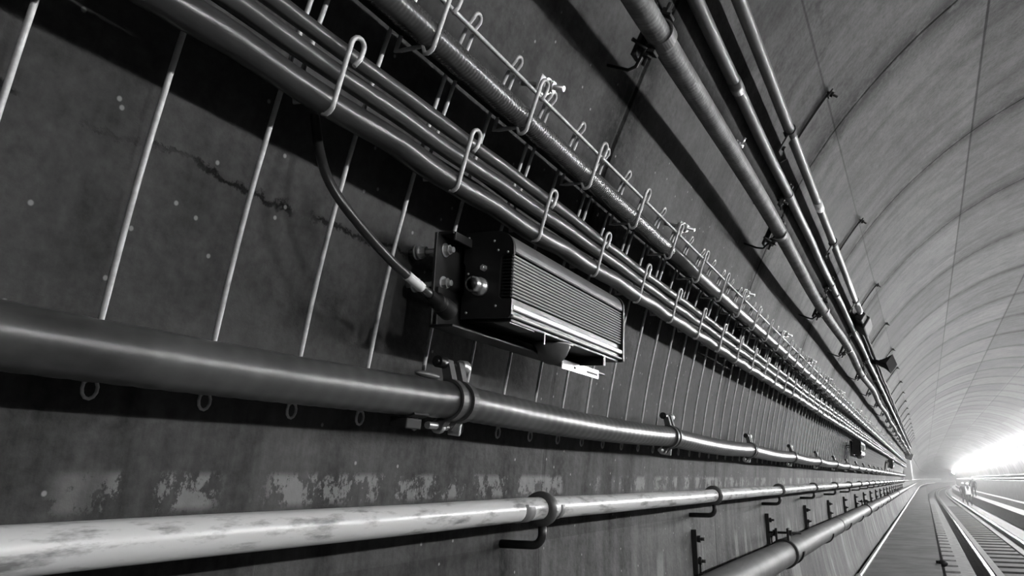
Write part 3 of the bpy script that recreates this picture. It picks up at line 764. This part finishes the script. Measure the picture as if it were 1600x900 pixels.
tag(obj('lamp_cord', MB().tube(cord, .006, 6), M['rubber']), 'black cord linking the lit bulbs along the right wall', 'cord')
for i, s in enumerate(ss):
    key = 'dim' if s < 4 else ('mid' if s < 12 else ('bright' if s < 30 else 'glaring'))
    p = W(LA_, LO_, s)
    if key not in bl:
        t = thing('string_light', 'lit bulb in the glaring row of lamps along the right wall', 'lamp', p + Z * .14, 'string lights along the right wall')
        n = N(LA_)
        obj('holder', MB().lathe(p + Z * .14, -Z, [(0, .010), (.01, .018), (.06, .022), (.075, .018)], 12), M['holder'], t)
        obj('bulb', MB().sphere(p, .045, 10, (1, 1, 1.25)), BULBS[key], t)
        if key != 'glaring': obj('light_shield', MB().lathe(p - n * .055, n, [(0, .001), (0, .10), (.02, .125), (.024, .125), (.006, .10), (.005, .001)], 20), M['holder'], t)  # added shield on out-of-view lamps, cuts light bounced off the wall
        obj('wall_arm', MB().cyl(p + Z * .14, p + Z * .14 - n * .16, .006, 8), M['holder'], t)
        bl[key] = (t, s)
    else:
        r0, s0 = bl[key]; th = -(s - S0) / RC if s > S0 else 0
        p0 = W(LA_, LO_, s) + Z * .14
        dup(r0, p0, 'lit bulb in the glaring row of lamps along the right wall', 'string lights along the right wall', th)

# ------------------------------------------------------------------ workers far down the track
def worker(loc, label, vest, ang=PI, h=1.76, lean=0.0, armsp=.10):
    t = thing('person', label, 'person', loc, 'workers on the track')
    k = h / 1.76; O = Vector(loc)
    rot = Matrix.Rotation(ang, 3, 'Z')
    def q(x, y, z): return rot @ Vector((x * k, y * k, z * k))
    J = [((0, 0, .94), .135), ((0, 0, 1.10), .125), ((0, 0, 1.28), .145), ((0, .0, 1.42), .12), ((0, .0, 1.50), .058), ((0, .02, 1.62), .088), ((0, .02, 1.70), .075)]
    E = [(0, 1), (1, 2), (2, 3), (3, 4), (4, 5), (5, 6)]
    for sx in (-1, 1):
        b = len(J)
        J += [((sx * .10, 0, .88), .095), ((sx * .12, .015, .50), .068), ((sx * .13, -.01, .10), .048), ((sx * .14, .12, .04), .040)]
        E += [(0, b), (b, b + 1), (b + 1, b + 2), (b + 2, b + 3)]
        b = len(J)
        J += [((sx * .19, 0, 1.40), .068), ((sx * (.24 + armsp * .4), .0, 1.13), .050), ((sx * (.25 + armsp * .3), .09, .90), .038), ((sx * (.25 + armsp * .3), .12, .80), .034)]
        E += [(3, b), (b, b + 1), (b + 1, b + 2), (b + 2, b + 3)]
        for f in range(4):
            c = len(J); J += [((sx * (.25 + armsp * .3) + (f - 1.5) * .016, .135, .755), .011), ((sx * (.25 + armsp * .3) + (f - 1.5) * .016, .12, .70 + .006 * abs(f - 1.5)), .009)]; E += [(b + 3, c), (c, c + 1)]
        c = len(J); J += [((sx * (.25 + armsp * .3) - sx * .03, .15, .78), .011), ((sx * (.25 + armsp * .3) - sx * .04, .155, .74), .009)]; E += [(b + 3, c), (c, c + 1)]
    me = bpy.data.meshes.new('body'); me.from_pydata([q(*p) for p, _ in J], E, []); me.update()
    o = bpy.data.objects.new('body', me); C.objects.link(o); o.parent = t; ORG[o.name] = O
    sk = o.modifiers.new('skin', 'SKIN'); sk.use_smooth_shade = True
    for i, (_, r) in enumerate(J): me.skin_vertices[0].data[i].radius = (r * k, r * k); me.skin_vertices[0].data[i].use_root = (i == 0)
    ss_ = o.modifiers.new('sub', 'SUBSURF'); ss_.levels = 1; ss_.render_levels = 2
    me.materials.append(M['cloth'])
    def mv(mb): mb.v = [O + q(v.x, v.y, v.z) for v in mb.v]; return mb
    f = obj('face', mv(MB().sphere((0, .035, 1.61), .088, 16, (.86, .95, 1.18))), M['skin'], t)
    mb = MB().sphere((0, .122, 1.605), .016, 8, (.8, 1, 1.4)); mb.sphere((-.082, .03, 1.61), .02, 8, (.5, 1, 1.4)); mb.sphere((.082, .03, 1.61), .02, 8, (.5, 1, 1.4))
    obj('features', mv(mb), M['skin'], f)
    mb = MB().sphere((-.03, .108, 1.635), .011, 8); mb.sphere((.03, .108, 1.635), .011, 8); mb.sphere((0, .112, 1.56), .02, 8, (1.2, .4, .3))
    obj('eyes_and_mouth', mv(mb), M['rubber'], f)
    hb = MB().lathe((0, .02, 1.655), Z, [(0, .10), (.03, .106), (.07, .09), (.10, .055), (.112, .002)], 18); hb.lathe((0, .05, 1.655), Z, [(0, .115), (.012, .112), (.012, .05)], 18)
    obj('helmet', mv(hb), M['helmet'], t)
    vp = MB(); n = 24; rows = [(.86, .185, .145), (1.0, .178, .142), (1.15, .178, .145), (1.30, .205, .155), (1.42, .21, .14), (1.49, .11, .10)]
    for z, a, b in rows: vp.v += [Vector((a * math.sin(2 * PI * i / n), b * math.cos(2 * PI * i / n), z)) for i in range(n)]
    for r in range(len(rows) - 1):
        for i in range(n):
            mid = min(i + .5, n - i - .5)               # front opening, a V
            if mid < (0, .0, 1, 2, 3)[r] and vest == 'hi': continue
            vp.f.append((r * n + i, r * n + (i + 1) % n, (r + 1) * n + (i + 1) % n, (r + 1) * n + i)); vp.sm.append(True)
    v = obj('vest', mv(vp), M['hi'] if vest == 'hi' else M['cloth'], t)
    sm = v.modifiers.new('thick', 'SOLIDIFY'); sm.thickness = .012
    return t
worker(T(2.91, 71.5, -2.05), 'person in a white vest and white helmet standing beside the right rail, facing the camera', 'hi')
worker(T(2.98, 82.0, -2.07), 'person in dark work clothes and helmet behind the left shoulder of the white vest', 'dark', PI + .3)
worker(T(3.62, 78.0, -1.45), 'person in dark clothes on the bench to the right of the white vest', 'dark', PI - .4, 1.6)

# ------------------------------------------------------------------ thin haze in the far tunnel, added for the lamps' glow and bloom
hz = bpy.data.materials.new('glow_haze'); hz.use_nodes = True; nt = hz.node_tree
for n in list(nt.nodes):
    if n.type != 'OUTPUT_MATERIAL': nt.nodes.remove(n)
vs = nt.nodes.new('ShaderNodeVolumeScatter'); vs.inputs['Density'].default_value = .0030; vs.inputs['Anisotropy'].default_value = .55
nt.links.new(vs.outputs[0], nt.nodes['Material Output'].inputs['Volume'])
mb = MB().tube([T(CX, 16, CZ), T(CX, 60, CZ), T(CX, 112, CZ)], 2.58, 48)
hb = obj('haze', mb, hz); tag(hb, 'thin haze round the far lamps, added for their glow', 'haze'); hb['kind'] = 'stuff'
